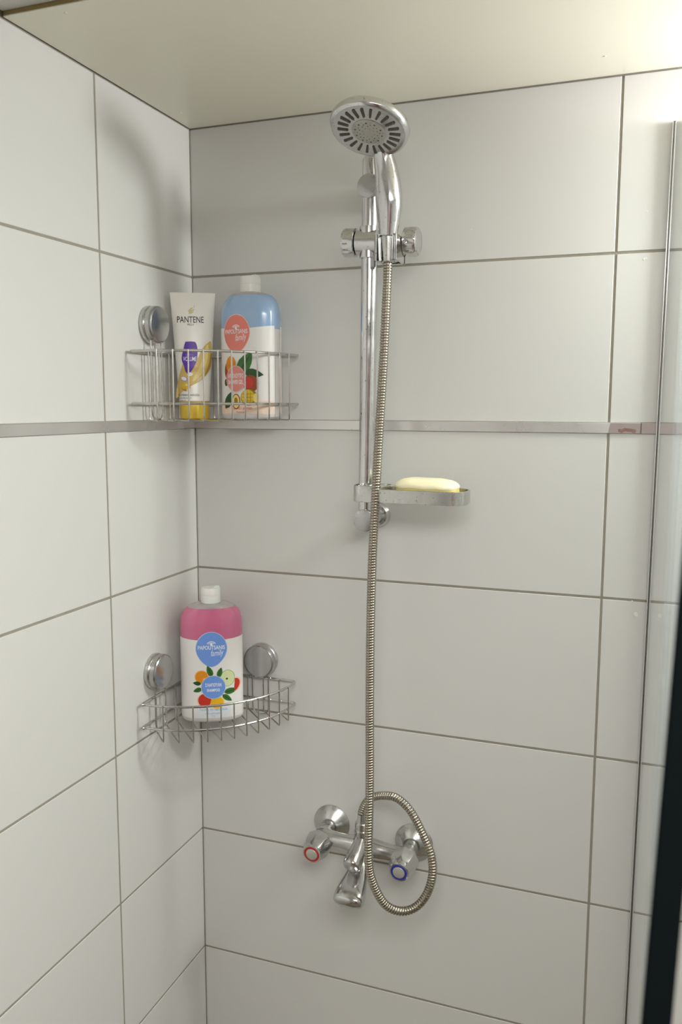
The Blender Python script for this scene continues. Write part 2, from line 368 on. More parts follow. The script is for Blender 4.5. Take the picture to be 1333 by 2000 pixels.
# fork holding the hose cone
hc = Vector((0.3852, -0.0990, 0.0115))
mb = MB()
for sx in (-1, 1):
    x0 = hc.x + sx*0.0135
    mb.box(min(x0, x0+sx*0.0035), max(x0, x0+sx*0.0035), -0.112, -0.066, -0.010, 0.0275, 0.0008)
mb.box(hc.x-0.0170, hc.x+0.0170, -0.072, -0.064, -0.010, 0.0275, 0.0008)
n = 24; inner = []; 
for zz_, ri, ro_ in ((-0.010, 0.0105, 0.0150), (0.0275, 0.0132, 0.0168)): inner.append((zz_, ri, ro_))
ringsC = []
for zz_, ri, ro_ in inner: ringsC.append((zz_, ri, ro_))
vs = []; fs = []; arc = [math.radians(-50 + 280*k/n) for k in range(n+1)]
for zz_, ri, ro_ in ringsC:
    for rr in (ri, ro_):
        for a in arc: vs.append((hc.x+rr*math.cos(a), hc.y+rr*math.sin(a), zz_))
m_ = n+1
for k in range(n):
    fs += [(k, k+1, 2*m_+k+1, 2*m_+k), (m_+k, 3*m_+k, 3*m_+k+1, m_+k+1), (k, m_+k, m_+k+1, k+1), (2*m_+k, 2*m_+k+1, 3*m_+k+1, 3*m_+k)]
for k in (0, n): fs.append((k, m_+k, 3*m_+k, 2*m_+k))
mb.add(vs, fs)
P_('holder_fork', mb, 'chrome', under=slider)

# ---------------------------------------------------------------- hand shower
HC = Vector((0.3775, -0.165, 0.1574)); HN = Vector((-0.07, -0.384, -0.921)).normalized()
ho = (0.3852, -0.099, 0.028)
ht = thing('hand_shower', ho, 'round chrome hand shower with grey spray face hooked on the slide rail', 'shower head')
P_ = Part(ht, ho)
def spline(pts, per=8):
    pts = [Vector(p) for p in pts]; out = []
    for i in range(len(pts)-1):
        p0 = pts[max(i-1, 0)]; p1 = pts[i]; p2 = pts[i+1]; p3 = pts[min(i+2, len(pts)-1)]
        for k in range(per):
            t = k/per
            out.append(0.5*((2*p1)+(p2-p0)*t+(2*p0-5*p1+4*p2-p3)*t*t+(3*p1-p0-3*p2+p3)*t**3))
    out.append(pts[-1]); return out
def lerp_spline(vals, per=8): return [v.x for v in spline([(a, 0, 0) for a in vals], per)]
hp = [(0.3858, -0.1010, 0.0260), (0.3868, -0.1020, 0.045), (0.3875, -0.1035, 0.070), (0.3862, -0.1050, 0.095), (0.3838, -0.1070, 0.117), (0.3808, -0.1130, 0.138), (0.3790, -0.1260, 0.1580), (0.3780, -0.1400, 0.1680)]
hr = [0.0142, 0.0172, 0.0202, 0.0200, 0.0178, 0.0150, 0.0120, 0.010]
pth = spline(hp, 6); rad = lerp_spline(hr, 6)
P_('handle', MB().tube(pth, rad, 28, squash=[(0.92, 1.06)]*len(pth)), 'chrome')
RH = 0.0560
mb = MB().lathe(HC, -HN, [(-0.0045, RH*0.875), (-0.0050, RH*0.915), (-0.0035, RH*0.96), (0.000, RH*0.99), (0.004, RH), (0.008, RH*0.97), (0.013, RH*0.86), (0.019, RH*0.66), (0.024, RH*0.42), (0.027, RH*0.18), (0.0275, 0.0)], 64)
P_('head_shell', mb, 'chrome')
u_ = (Vector((1, 0, 0)) - HN*HN.x).normalized(); w_ = HN.cross(u_)
def face(r, a, t=0.0): return HC + HN*(0.0035+t) + (u_*math.cos(a)+w_*math.sin(a))*r
mb = MB().lathe(HC, HN, [(0.0005, RH*0.885), (0.0042, RH*0.88), (0.0044, RH*0.82), (0.0044, RH*0.52), (0.0036, RH*0.49), (0.0036, 0.0)], 64)
plate = P_('spray_plate', mb, 'plastic_grey')
mb = MB().lathe(HC, HN, [(0.0030, RH*0.425), (0.0056, RH*0.42), (0.0062, RH*0.40), (0.0062, RH*0.12), (0.0068, RH*0.11), (0.0068, 0.0)], 48)
P_('spray_centre', mb, 'plastic_inner', under=plate)
NS = 22
for k in range(NS):
    a = 2*math.pi*(k+0.25)/NS; rd = (u_*math.cos(a)+w_*math.sin(a)); td = HN.cross(rd)
    mb = MB(); vs = []
    for t in (0.0003, 0.0014):
        for rr, hw in ((0.0288, 0.0008), (0.0294, 0.0014), (0.0436, 0.0020), (0.0442, 0.0012)):
            for sgn in ((-1, 1)): vs.append(HC+HN*(0.0042+t)+rd*rr+td*hw*sgn)
    n4 = 8; fs = []
    order = [0, 2, 4, 6, 7, 5, 3, 1]
    fs.append([8+i for i in order]); fs.append([i for i in order][::-1])
    for i in range(8): a0, a1 = order[i], order[(i+1) % 8]; fs.append([a0, a1, a1+8, a0+8])
    mb.add(vs, fs)
    for q in range(3):   # three nozzles standing in each slot
        mb.lathe(HC+HN*0.0054+rd*(0.0318+q*0.0045), HN, [(0, 0.0011), (0.0010, 0.0008), (0.0011, 0.0002)], 6)
    P_('nozzle_slot', mb, 'rubber', under=plate, smooth=False)
mb = MB()
for rr, nn, r0, ph in ((0.0190, 10, 0.0014, 0.2), (0.0160, 10, 0.0008, 0.5), (0.0130, 10, 0.0008, 0.1), (0.0085, 8, 0.0005, 0.3), (0.0205, 10, 0.0005, 0.52)):
    for k in range(nn):
        a = 2*math.pi*k/nn+ph
        mb.lathe(HC+HN*0.0062+(u_*math.cos(a)+w_*math.sin(a))*rr, HN, [(0, r0), (0.0003, r0*0.9), (0.0003, 0.0001)], 8)
P_('centre_nozzle', mb, 'rubber', under=plate)

# ---------------------------------------------------------------- hose
hpts = [(0.3855, -0.0990, -0.008), (0.3850, -0.1005, -0.040), (0.3815, -0.1035, -0.150), (0.3770, -0.1080, -0.260), (0.3735, -0.1130, -0.360), (0.3700, -0.1150, -0.450), (0.3680, -0.1160, -0.560), (0.3680, -0.1170, -0.680),
        (0.3691, -0.1180, -0.803), (0.3705, -0.1250, -0.870), (0.3726, -0.1330, -0.9158), (0.3770, -0.1330, -0.9580), (0.3955, -0.1260, -1.0010), (0.4200, -0.1180, -1.0150), (0.4435, -0.1100, -1.0085), (0.4600, -0.1020, -0.9870),
        (0.4672, -0.0950, -0.9553), (0.4620, -0.0880, -0.9260), (0.4462, -0.0800, -0.8990), (0.4230, -0.0720, -0.8680), (0.3985, -0.0650, -0.8545), (0.3760, -0.0580, -0.8570), (0.3530, -0.0530, -0.8660), (0.3400, -0.0505, -0.8800), (0.3335, -0.0500, -0.8960), (0.3325, -0.0495, -0.905)]
hse = (0.3700, -0.1150, -0.60)
hs = thing('shower_hose', hse, 'ribbed metal shower hose hanging in a loop in front of the mixer', 'shower hose')
P_ = Part(hs, hse)
dense = spline(hpts, 24)
cum = [0.0]
for i in range(1, len(dense)): cum.append(cum[-1]+(dense[i]-dense[i-1]).length)
def at_len(s_):
    import bisect
    i = min(max(bisect.bisect_left(cum, s_), 1), len(cum)-1)
    t = (s_-cum[i-1])/max(cum[i]-cum[i-1], 1e-9); return dense[i-1].lerp(dense[i], t)
pitch_h = 0.0042; nr = int(cum[-1]/pitch_h); path = []; rads = []
for k in range(nr):
    for f, r in ((0.0, 0.0055), (0.12, 0.0066), (0.5, 0.0071), (0.85, 0.0067), (0.92, 0.0055)):
        path.append(at_len((k+f)*pitch_h)); rads.append(r)
hose_tube = P_('hose_tube', MB().tube(path, rads, 14), 'hose', angle=60)
P_('cone_nut', MB().lathe((0.3855, -0.0990, -0.011), (0.002, -0.004, 1), [(0, 0.0080), (0.001, 0.0092), (0.033, 0.0122), (0.037, 0.0124), (0.0375, 0.0122), (0.0385, 0.0138), (0.0395, 0.0140), (0.041, 0.0135)], 32), 'chrome_dull')
P_('mixer_nut', MB().lathe((0.3322, -0.0495, -0.926), (0.02, -0.01, 1), [(0, 0.0100), (0.0005, 0.0108), (0.010, 0.0108), (0.0115, 0.0092), (0.022, 0.0076), (0.026, 0.0072)], 24), 'chrome_mixer')

# ---------------------------------------------------------------- soap dish and soap
so = (0.344, -0.065, -0.356)
sd = thing('soap_dish', so, 'chrome band soap dish clamped to the foot of the slide rail', 'soap dish')
P_ = Part(sd, so)
def stadium(x0, x1, y0, y1, r, seg=8):
    pts = []
    for cx, cy, a0 in ((x1-r, y1-r, 0), (x0+r, y1-r, 90), (x0+r, y0+r, 180), (x1-r, y0+r, 270)):
        for k in range(seg+1): a = math.radians(a0+90*k/seg); pts.append((cx+r*math.cos(a), cy+r*math.sin(a)))
    return pts
def band(mb, out, inn, z0, z1, dz=lambda x: 0.0):
    n = len(out); vs = []
    b = 0.0006
    R_ = [[(x, y, z0+b+dz(x)) for x, y in out], [(x, y, z1-b+dz(x)) for x, y in out], [(x+(xi-x)*0.25, y+(yi-y)*0.25, z1+dz(x)) for (x, y), (xi, yi) in zip(out, inn)],
          [(x+(xi-x)*0.8, y+(yi-y)*0.8, z1+dz(x)) for (x, y), (xi, yi) in zip(out, inn)], [(x, y, z1-b+dz(x)) for x, y in inn], [(x, y, z0+b+dz(x)) for x, y in inn], [(x+(xi-x)*0.5, y+(yi-y)*0.5, z0+dz(x)) for (x, y), (xi, yi) in zip(out, inn)]]
    return mb.rings(R_, closed=True)
sl = lambda x: -0.0006*(x-0.36)/0.15
mb = MB()
band(mb, stadium(0.3700, 0.5105, -0.1215, -0.0560, 0.0230), stadium(0.3725, 0.5080, -0.1190, -0.0585, 0.0205), -0.3650, -0.3445, sl)
P_('dish_band', mb, 'chrome_dull')
mb = MB()
band(mb, stadium(0.3290, 0.3850, -0.1000, -0.0480, 0.0160), stadium(0.3306, 0.3825, -0.0985, -0.0500, 0.0145), -0.3680, -0.3425)
mb.lathe((rx(-0.356), RY, -0.367), (0, 0, 1), [(0, 0.0136), (0.0005, 0.0150), (0.023, 0.0150), (0.0235, 0.0136)], 28)
mb.box(rx(-0.356)+0.010, 0.3830, -0.072, -0.058, -0.366, -0.345, 0.001)
P_('clamp', mb, 'chrome_dull')
# shallow tray of bars inside the band
tr = MB()
tr.rings([[(x, y, z+sl(x)) for x, y in stadium(0.3722, 0.5083, -0.1193, -0.0582, 0.0207)] for z in (-0.3630, -0.3600)])
P_('tray', tr, 'clear_neck')
bo = (0.447, -0.088, -0.360)
bt = thing('soap_bar', bo, 'cream bar of soap lying in the chrome dish', 'soap'); P_ = Part(bt, bo)
def superell(cx, cy, a, b, z, n=3.8, seg=40):
    out = []
    for k in range(seg):
        t = 2*math.pi*k/seg; c, s_ = math.cos(t), math.sin(t)
        out.append((cx+a*math.copysign(abs(c)**(2/n), c), cy+b*math.copysign(abs(s_)**(2/n), s_), z))
    return out
tl = lambda ring, k=-0.018: [(x, y, z+(x-0.447)*k + 0.0006*math.sin(x*180)) for x, y, z in ring]
R_ = [tl(superell(0.447, -0.088, a, b, z)) for z, a, b in ((-0.3440, 0.0455, 0.0245), (-0.3425, 0.0476, 0.0262), (-0.3395, 0.0482, 0.0266), (-0.3360, 0.0462, 0.0250), (-0.3325, 0.0418, 0.0212), (-0.3300, 0.0372, 0.0176), (-0.3290, 0.0290, 0.0120))]
P_('soap_top', MB().rings(R_), 'soap')
R_ = [tl(superell(0.4475, -0.088, a, b, z), -0.012) for z, a, b in ((-0.3588, 0.0420, 0.0225), (-0.3560, 0.0462, 0.0250), (-0.3480, 0.0474, 0.0258), (-0.3432, 0.0468, 0.0254), (-0.3418, 0.0440, 0.0235))]
P_('soap_underside', MB().rings(R_), 'soap_low')

# ---------------------------------------------------------------- bath mixer
mo = (0.3345, -0.045, -0.960)
mx = thing('bath_mixer', mo, 'chrome two-handle wall mixer under the hose loop', 'tap')
P_ = Part(mx, mo)
def mz(x): return -0.9595 - (x-0.335)*0.055
mb = MB()
xs = [0.262, 0.275, 0.290, 0.305, 0.318, 0.335, 0.352, 0.365, 0.380, 0.395, 0.411]
rs = [0.0155, 0.0136, 0.0130, 0.0134, 0.0155, 0.0175, 0.0165, 0.0155, 0.0140, 0.0138, 0.0155]
ph = spline([(x, -0.046, mz(x)) for x in xs], 4); mb.tube(ph, lerp_spline(rs, 4), 28)
mb.lathe((0.3325, -0.0490, -0.976), (0, 0, 1), [(0, 0.0145), (0.012, 0.0162), (0.028, 0.0140), (0.037, 0.0118), (0.0385, 0.0125), (0.047, 0.0125), (0.0485, 0.0110), (0.053, 0.0105)], 32)
body = P_('mixer_body', mb, 'chrome_mixer')
for x, z in ((0.2612, -0.9525), (0.4112, -0.9605)):
    mb = MB().lathe((x, -0.0004, z), (0, -1, 0), [(0, 0.0325), (0.0015, 0.0335), (0.0030, 0.0332), (0.0045, 0.0318), (0.0165, 0.0168), (0.0175, 0.0150), (0.0176, 0.0100)], 64)
    P_('wall_rose', mb, 'chrome_rose', angle=14)
    mb = MB().lathe((x, -0.010, z), (0, -1, -0.06), [(0, 0.0118), (0.010, 0.0118), (0.0105, 0.0132), (0.0175, 0.0132), (0.0180, 0.0118), (0.022, 0.0118), (0.0225, 0.0140), (0.036, 0.0150)], 28)
    P_('inlet_union', mb, 'chrome_mixer')
for x, z, ringm, nm in ((0.2590, -0.9605, 'red_ring', 'red'), (0.4108, -0.9620, 'blue_ring', 'blue')):
    seg = 128; d = Vector((-0.02, -1, -0.13)).normalized(); c0 = Vector((x, -0.046, z))
    u = (Vector((0, 0, 1)) - d*d.z).normalized(); w = d.cross(u); R_ = []
    for t, r, k in ((0, 0.0130, 0), (0.004, 0.0150, 0), (0.006, 0.0205, 0.6), (0.009, 0.0238, 1), (0.024, 0.0232, 1), (0.0355, 0.0190, 1), (0.0400, 0.0172, 0.3), (0.0410, 0.0168, 0), (0.0430, 0.0166, 0), (0.0440, 0.0160, 0), (0.0441, 0.0, 0)):
        ring = []
        for j in range(seg):
            a = 2*math.pi*j/seg + 0.2; q = (a % (2*math.pi/8)) - math.pi/8
            poly = math.cos(math.pi/8)/math.cos(q); rr = r*((1-k) + k*min(1, poly*1.012))
            ring.append(c0+d*t+(u*math.cos(a)+w*math.sin(a))*rr)
        R_.append(ring)
    h = P_('handle', MB().rings(R_), 'chrome_mixer', angle=18)
    c1 = c0+d*0.0441
    P_('indicator_ring', MB().lathe(c1, d, [(0, 0.0138), (0.0004, 0.0136), (0.0004, 0.0106), (0, 0.0102)], 48), ringm, under=h)['label'] = nm+' indicator ring'
    P_('handle_cap', MB().lathe(c1, d, [(0, 0.0102), (0.0012, 0.0098), (0.0018, 0.0085), (0.0019, 0.0)], 36), 'plastic_inner', under=h)
# front diverter button and spout
mb = MB()
pth = spline([(0.3330, -0.050, -0.940), (0.3325, -0.058, -0.9485), (0.3320, -0.070, -0.9570), (0.3312, -0.084, -0.9655), (0.3306, -0.094, -0.9715), (0.3304, -0.0975, -0.9735)], 5)
mb.tube(pth, lerp_spline([0.0080, 0.0110, 0.0135, 0.0152, 0.0148, 0.0080], 5), 28)
P_('diverter', mb, 'chrome_mixer')
mb = MB()
sp = spline([(0.3340, -0.052, -0.9700), (0.3345, -0.064, -0.9840), (0.3350, -0.080, -0.9930), (0.3355, -0.098, -1.0000), (0.3360, -0.116, -1.0080), (0.3362, -0.127, -1.0150), (0.3362, -0.131, -1.0180)], 6)
n_ = len(sp); wd = lerp_spline([0.0125, 0.0145, 0.0180, 0.0220, 0.0255, 0.0240, 0.0130], 6); th = lerp_spline([0.0120, 0.0118, 0.0115, 0.0120, 0.0150, 0.0150, 0.007], 6)
R_ = []
for i in range(n_):
    t = (sp[min(i+1, n_-1)]-sp[max(i-1, 0)]).normalized(); u = Vector((1, 0, 0)); w = t.cross(u).normalized(); ring = []
    for j in range(32):
        a = 2*math.pi*j/32; c, s_ = math.cos(a), math.sin(a); e = 2/2.8
        dd = 0.0
        ring.append(sp[i]+u*wd[i]*math.copysign(abs(c)**e, c)+w*th[i]*math.copysign(abs(s_)**e, s_))
    R_.append(ring)
mb.rings(R_)
spout = P_('spout', mb, 'chrome_mixer')
P_('spout_outlet', MB().lathe((0.3361, -0.114, -1.0125), (0, -0.10, -1), [(0, 0.0128), (0.010, 0.0125), (0.0115, 0.0112), (0.0116, 0.0)], 28), 'chrome_mixer', under=spout)

# ---------------------------------------------------------------- corner baskets
def basket(origin, label, z_top, z_mid, z_base, zs_cupL, zs_cupR, tipL, tipR, sag, cup_yL, cup_xR, hook_len):
    bo = (0.10, -0.10, z_base)
    bt = thing('corner_basket', bo, label, 'shower basket', 'wire corner baskets'); P_ = Part(bt, bo)
    c = 0.0075; k = math.sqrt(0.5)
    A = Vector((c, -tipL)); B = Vector((tipR, -c)); mid = (A+B)/2; chord = (B-A).length
    Rr = (chord*chord/4+sag*sag)/(2*sag); nrm = Vector((k, -k)); cen = mid - nrm*(Rr-sag)
    def arc_pt(u):   # u measured along the chord direction from its middle
        return cen + Vector((k, k))*u + nrm*math.sqrt(max(Rr*Rr-u*u, 0))
    def rim(z, grow=0.0, r=0.0021):
        pts = []
        hw = chord/2-0.006
        for i in range(41):
            u = -hw+2*hw*i/40; p = arc_pt(u); pts.append((p.x, p.y, z))
        pts += [(B.x+0.0005, B.y-0.0035, z), (B.x-0.0015, B.y-0.0008, z), (B.x-0.006, -c, z)]
        for i in range(1, 8): pts.append((B.x-0.006+(c+0.006-B.x+0.006)*i/8, -c, z))
        pts += [(c+0.004, -c, z), (c+0.0012, -c-0.0012, z), (c, -c-0.004, z)]
        for i in range(1, 8): pts.append((c, -c-0.004+(A.y+0.010+c)*i/8, z))
        pts += [(c, A.y+0.006, z), (c+0.0008, A.y+0.0015, z), (c+0.0035, A.y-0.0005, z)]
        return MB().tube(pts, r, 10, closed=True)
    P_('top_rim', rim(z_top), 'wire'); P_('middle_rim', rim(z_mid), 'wire')
    for i in range(-5, 6):
        u = i*0.0217+0.003; p = arc_pt(u); d = Vector((-k, k))
        p = p + nrm*0.0033
        # back end of the floor wire
        tx = (p.x-c-0.004)/k; ty = (-c-0.004-p.y)/k; t = min(tx, ty); e = p+d*t
        pts = [(p.x, p.y, z_top+0.0015), (p.x, p.y, z_mid), (p.x, p.y, z_base+0.004), (p.x-0.0006, p.y+0.0006, z_base+0.001), (p.x-0.003, p.y+0.003, z_base)]
        pts += [(e.x+0.003, e.y-0.003, z_base), (e.x+0.0006, e.y-0.0006, z_base+0.001), (e.x, e.y, z_base+0.004), (e.x, e.y, z_mid), (e.x, e.y, z_top+0.0005)]
        P_('wire', MB().tube(pts, 0.00125, 8), 'wire')
    # a pair of floor wires running across, front corner to front corner
    for side in ('left', 'right'):
        r = 0.0295
        if side == 'left':
            cc = Vector((0.0005, cup_yL, zs_cupL)); d = Vector((1, 0, 0)); tang = Vector((0, 1, 0))
        else:
            cc = Vector((cup_xR, -0.0005, zs_cupR)); d = Vector((0, -1, 0)); tang = Vector((1, 0, 0))
        base = MB().lathe(cc, d, [(0, r*1.0), (0.003, r*1.02), (0.007, r*1.0), (0.0085, r*0.96), (0.0090, r*0.93)], 48)
        cup = P_('suction_cup', base, 'chrome_dull')
        P_('cup_cover', MB().lathe(cc+d*0.0090, d, [(0, r*0.97), (0.001, r*1.0), (0.008, r*0.99), (0.0100, r*0.965), (0.0112, r*0.92), (0.0116, r*0.88), (0.0119, r*0.5), (0.0120, 0.0)], 48), 'chrome_cup', under=cup, angle=14)
        q = cc + d*0.0088 - Vector((0, 0, r*0.72)) - tang*0.012
        P_('release_slot', MB().lathe(q, d, [(-0.0006, 0.0018), (0.0010, 0.0018), (0.0012, 0.0005)], 8), 'black', under=cup)
        # wire hook: a long U hanging from the cup, the basket rests on it
        hw = 0.0155; n = cc + d*0.0115; zb_ = cc.z - hook_len; pts = []
        pts.append(n - tang*hw - Vector((0, 0, r*0.70)))
        pts.append(Vector((n.x, n.y, zb_+0.014)) - tang*hw)
        for q in range(1, 8):
            a = math.pi*q/8; pts.append(Vector((n.x, n.y, zb_+0.012)) - tang*hw*math.cos(a) - Vector((0, 0, 0.012*math.sin(a))))
        pts.append(Vector((n.x, n.y, zb_+0.014)) + tang*hw); pts.append(n + tang*hw - Vector((0, 0, r*0.70)))
        P_('hook', MB().tube(pts, 0.0013, 8), 'wire', under=cup)
basket(None, 'lower chrome wire corner basket, shallow, holding the pink-topped bottle', -0.7000, -0.7390, -0.7590, -0.6590, -0.6680, 0.202, 0.194, 0.058, -0.1520, 0.1290, 0.098)
basket(None, 'upper chrome wire corner basket, deep, holding a white tube and a blue-topped bottle', -0.1380, -0.2180, -0.2440, -0.0935, -0.0935, 0.204, 0.202, 0.060, -0.1390, 0.1280, 0.150)

# ---------------------------------------------------------------- prints: flat shapes wrapped onto a surface
def tri_shape(poly, sub=2):
    tris = tessellate_polygon([[Vector((x, y, 0)) for x, y in poly]])
    vs = [tuple(p) for p in poly]; fs = [tuple(t) for t in tris]
    for _ in range(sub):
        cache = {}; nf = []
        def midp(a, b):
            k = (min(a, b), max(a, b))
            if k not in cache: cache[k] = len(vs); vs.append(((vs[a][0]+vs[b][0])/2, (vs[a][1]+vs[b][1])/2))
            return cache[k]
        for a, b, c in fs:
            ab, bc, ca = midp(a, b), midp(b, c), midp(c, a); nf += [(a, ab, ca), (ab, b, bc), (ca, bc, c), (ab, bc, ca)]
        fs = nf
    return vs, fs
def ell(cx, cy, rx_, ry_, n=28, egg=0.0, a0=0, a1=360, rot=0):
    out = []; full = (a1-a0) >= 360
    for k in range(n + (0 if full else 1)):
        a = math.radians(a0+(a1-a0)*k/n); x = rx_*math.cos(a); y = ry_*math.sin(a)
        if y < 0: x *= 1-egg*(abs(y)/ry_)**1.5; y *= 1+egg*0.25
        cr, sr = math.cos(rot), math.sin(rot); out.append((cx+x*cr-y*sr, cy+x*sr+y*cr))
    return out
def leaf(cx, cy, L, Wd, deg):
    r = math.radians(deg); pts = []
    prof = [(-0.5, 0.02), (-0.3, 0.42), (-0.05, 0.5), (0.2, 0.38), (0.38, 0.18), (0.5, 0.0)]
    up = [(x*L, y*Wd) for x, y in prof]; dn = [(x*L, -y*Wd) for x, y in prof[-2:0:-1]] + [(-0.5*L, -0.02*Wd)]
    for x, y in up+dn: pts.append((cx+x*math.cos(r)-y*math.sin(r), cy+x*math.sin(r)+y*math.cos(r)))
    return pts
def text_shape(body, height, cx, cy, shear=0.0, width=None, bold=0.0, rot=0.0):
    cu = bpy.data.curves.new('t', 'FONT'); cu.body = body; cu.size = 1.0; cu.resolution_u = 3; cu.align_x = 'CENTER'; cu.shear = shear; cu.offset = bold
    o = bpy.data.objects.new('t', cu); COL.objects.link(o)
    dg = bpy.context.evaluated_depsgraph_get(); dg.update()
    me = o.evaluated_get(dg).to_mesh()
    vs = [(v.co.x, v.co.y) for v in me.vertices]; fs = [tuple(p.vertices) for p in me.polygons]
    o.evaluated_get(dg).to_mesh_clear(); bpy.data.objects.remove(o); bpy.data.curves.remove(cu)
    if not vs: return [], []
    x0 = min(v[0] for v in vs); x1 = max(v[0] for v in vs); y0 = min(v[1] for v in vs); y1 = max(v[1] for v in vs)
    sy = height/(y1-y0); sx = width/(x1-x0) if width else sy
    out = []
    for x, y in vs:
        X = (x-(x0+x1)/2)*sx; Y = (y-(y0+y1)/2)*sy
        out.append((cx+X*math.cos(rot)-Y*math.sin(rot), cy+X*math.sin(rot)+Y*math.cos(rot)))
    return out, fs
def closed_curve(pts, per=4):
    out = []; n = len(pts); P4 = [Vector(p) for p in pts]
    for i in range(n):
        p0, p1, p2, p3 = P4[i-1], P4[i], P4[(i+1) % n], P4[(i+2) % n]
        for k in range(per):
            t = k/per; v = 0.5*((2*p1)+(p2-p0)*t+(2*p0-5*p1+4*p2-p3)*t*t+(3*p1-p0-3*p2+p3)*t**3); out.append((v.x, v.y))
    return out
class Print:
    def __init__(s, surf): s.surf = surf; s.mb = MB(); s.layer = 2
    def put(s, m_, vs, fs, layer):
        s.mb.use(m_); s.mb.add([s.surf(x, y, 0.00017*layer) for x, y in vs], fs)
    def poly(s, m_, pts, layer, sub=2):
        w = max(p[0] for p in pts)-min(p[0] for p in pts)
        s.put(m_, *tri_shape(pts, 4 if w > 0.03 else 3 if w > 0.015 else sub), layer)
    def blob(s, m_, pts, layer, sub=2): s.poly(m_, closed_curve(pts), layer, sub)
    def text(s, m_, body, h, cx, cy, layer, **kw): s.put(m_, *text_shape(body, h, cx, cy, **kw), layer)

# ---------------------------------------------------------------- shampoo and shower gel bottles
def bottle(name, label, cat, x, y, z, rz, liquid, art, s=1.0, group=None):
    o3 = (x, y, z); bt = thing(name, o3, label, cat); bt.rotation_euler.z = rz
    P_ = Part(bt, (0, 0, 0)); A_, B_, N_ = 0.0530*s, 0.0320*s, 2.7
    prof = [(0.0, 0.86), (0.0012, 0.93), (0.004, 0.985), (0.009, 1.0), (0.1436, 1.0)]
    upper = [(0.1434, 1.0), (0.165, 1.0), (0.176, 0.985), (0.184, 0.95), (0.191, 0.88), (0.197, 0.76), (0.2005, 0.60), (0.2025, 0.44)]
    def ring(zz_, k, grow=0.0, seg=64):
        out = []
        # towards the neck the oval turns round
        f = max(0, (zz_-0.176)/0.0265); a = A_*k; b = min(a, B_*(k*(1-f)+f*0.90)) if f > 0 else B_*k
        nn = N_*(1-f)+2.0*f
        for j in range(seg):
            t = 2*math.pi*j/seg; c, s_ = math.cos(t), math.sin(t)
            out.append(((a+grow)*math.copysign(abs(c)**(2/nn), c), (b+grow)*math.copysign(abs(s_)**(2/nn), s_), zz_))
        return out
    P_('bottle_body', MB().rings([ring(*p) for p in prof], cap1=False), 'bottle_white')
    P_('bottle_shoulder', MB().rings([ring(*p) for p in upper[:6]], cap0=False, cap1=False), liquid)
    P_('neck', MB().rings([ring(*p) for p in upper[5:]]).lathe((0, 0, 0.2015), (0, 0, 1), [(0, 0.0172), (0.002, 0.0160), (0.004, 0.0150), (0.006, 0.0150)], 32), 'clear_neck')
    cap = MB().lathe((0, 0, 0.2030), (0, 0, 1), [(0, 0.0158), (0.0006, 0.0168), (0.013, 0.0168), (0.0134, 0.0162), (0.0140, 0.0168), (0.0235, 0.0166), (0.0255, 0.0156), (0.0262, 0.0120), (0.0262, 0.0)], 36)
    cap.box(0.0045, 0.0150, -0.0058, 0.0058, 0.2260, 0.2308, 0.001)
    P_('cap', cap, 'white_cap')
    LT = 0.148
    lab = MB(); 
    for sgn in (-1, 1):
        cols = []
        for j in range(49):
            t = math.radians(-90+ (j/48-0.5)*2*81); t = t if sgn == -1 else t+math.pi
            c, s_ = math.cos(t), math.sin(t)
            px_ = (A_+0.0003)*math.copysign(abs(c)**(2/N_), c); py_ = (B_+0.0003)*math.copysign(abs(s_)**(2/N_), s_)
            dip = 0.004*(1-(px_/A_)**2)   # the label's top edge dips a little in the middle
            cols.append([(px_, py_, 0.0085), (px_, py_, 0.05), (px_, py_, 0.10), (px_, py_, LT-dip)])
        vs = [p for c_ in cols for p in c_]; fs = [(j*4+q, (j+1)*4+q, (j+1)*4+q+1, j*4+q+1) for j in range(48) for q in range(3)]
        lab.add(vs, fs)
    lb = P_('label', lab, 'label')
    def surf(u, v, off):
        uu = max(-0.985, min(0.985, u/A_)); yy = B_*(1-abs(uu)**N_)**(1/N_)
        g = 0.0003+off
        nx = abs(uu)**(N_-1)/A_*math.copysign(1, uu); ny = (yy/B_)**(N_-1)/B_; l = math.hypot(nx, ny)
        return (u+nx/l*g, -yy-ny/l*g, v)
    pr = Print(surf); art(pr)
    P_('label_print', pr.mb, None, under=lb, smooth=False)
    return bt

def brandmark(p, cx, cy, col, s=1.0, egg=0.22):
    p.poly('rim_pale' if col == 'brand_blue' else 'peach', ell(cx, cy, 0.0268*s, 0.0300*s, 40, egg), 1)
    p.poly(col, ell(cx, cy, 0.0258*s, 0.0290*s, 40, egg), 2)
    p.text('white', 'PAPOUTSANIS', 0.0070*s, cx, cy+0.0028*s, 3, width=0.0450*s, bold=0.012)
    p.text('white', 'family', 0.0135*s, cx+0.0095*s, cy-0.0080*s, 3, shear=0.35, width=0.0215*s, rot=0.08)
    for k, (r0, r1) in enumerate(((0.0042, 0.0052), (0.0064, 0.0076))):
        n = 12; vs = []
        for i in range(n+1):
            a = math.radians(25+130*i/n)
            for r in (r0, r1): vs.append((cx+r*1.1*s*math.cos(a), cy+0.0068*s+r*s*math.sin(a)*0.9))
        p.put('white', vs, [(2*i, 2*i+1, 2*i+3, 2*i+2) for i in range(n)], 3)
    p.poly('white', ell(cx, cy+0.0082*s, 0.0022*s, 0.0022*s, 12), 3, 1)
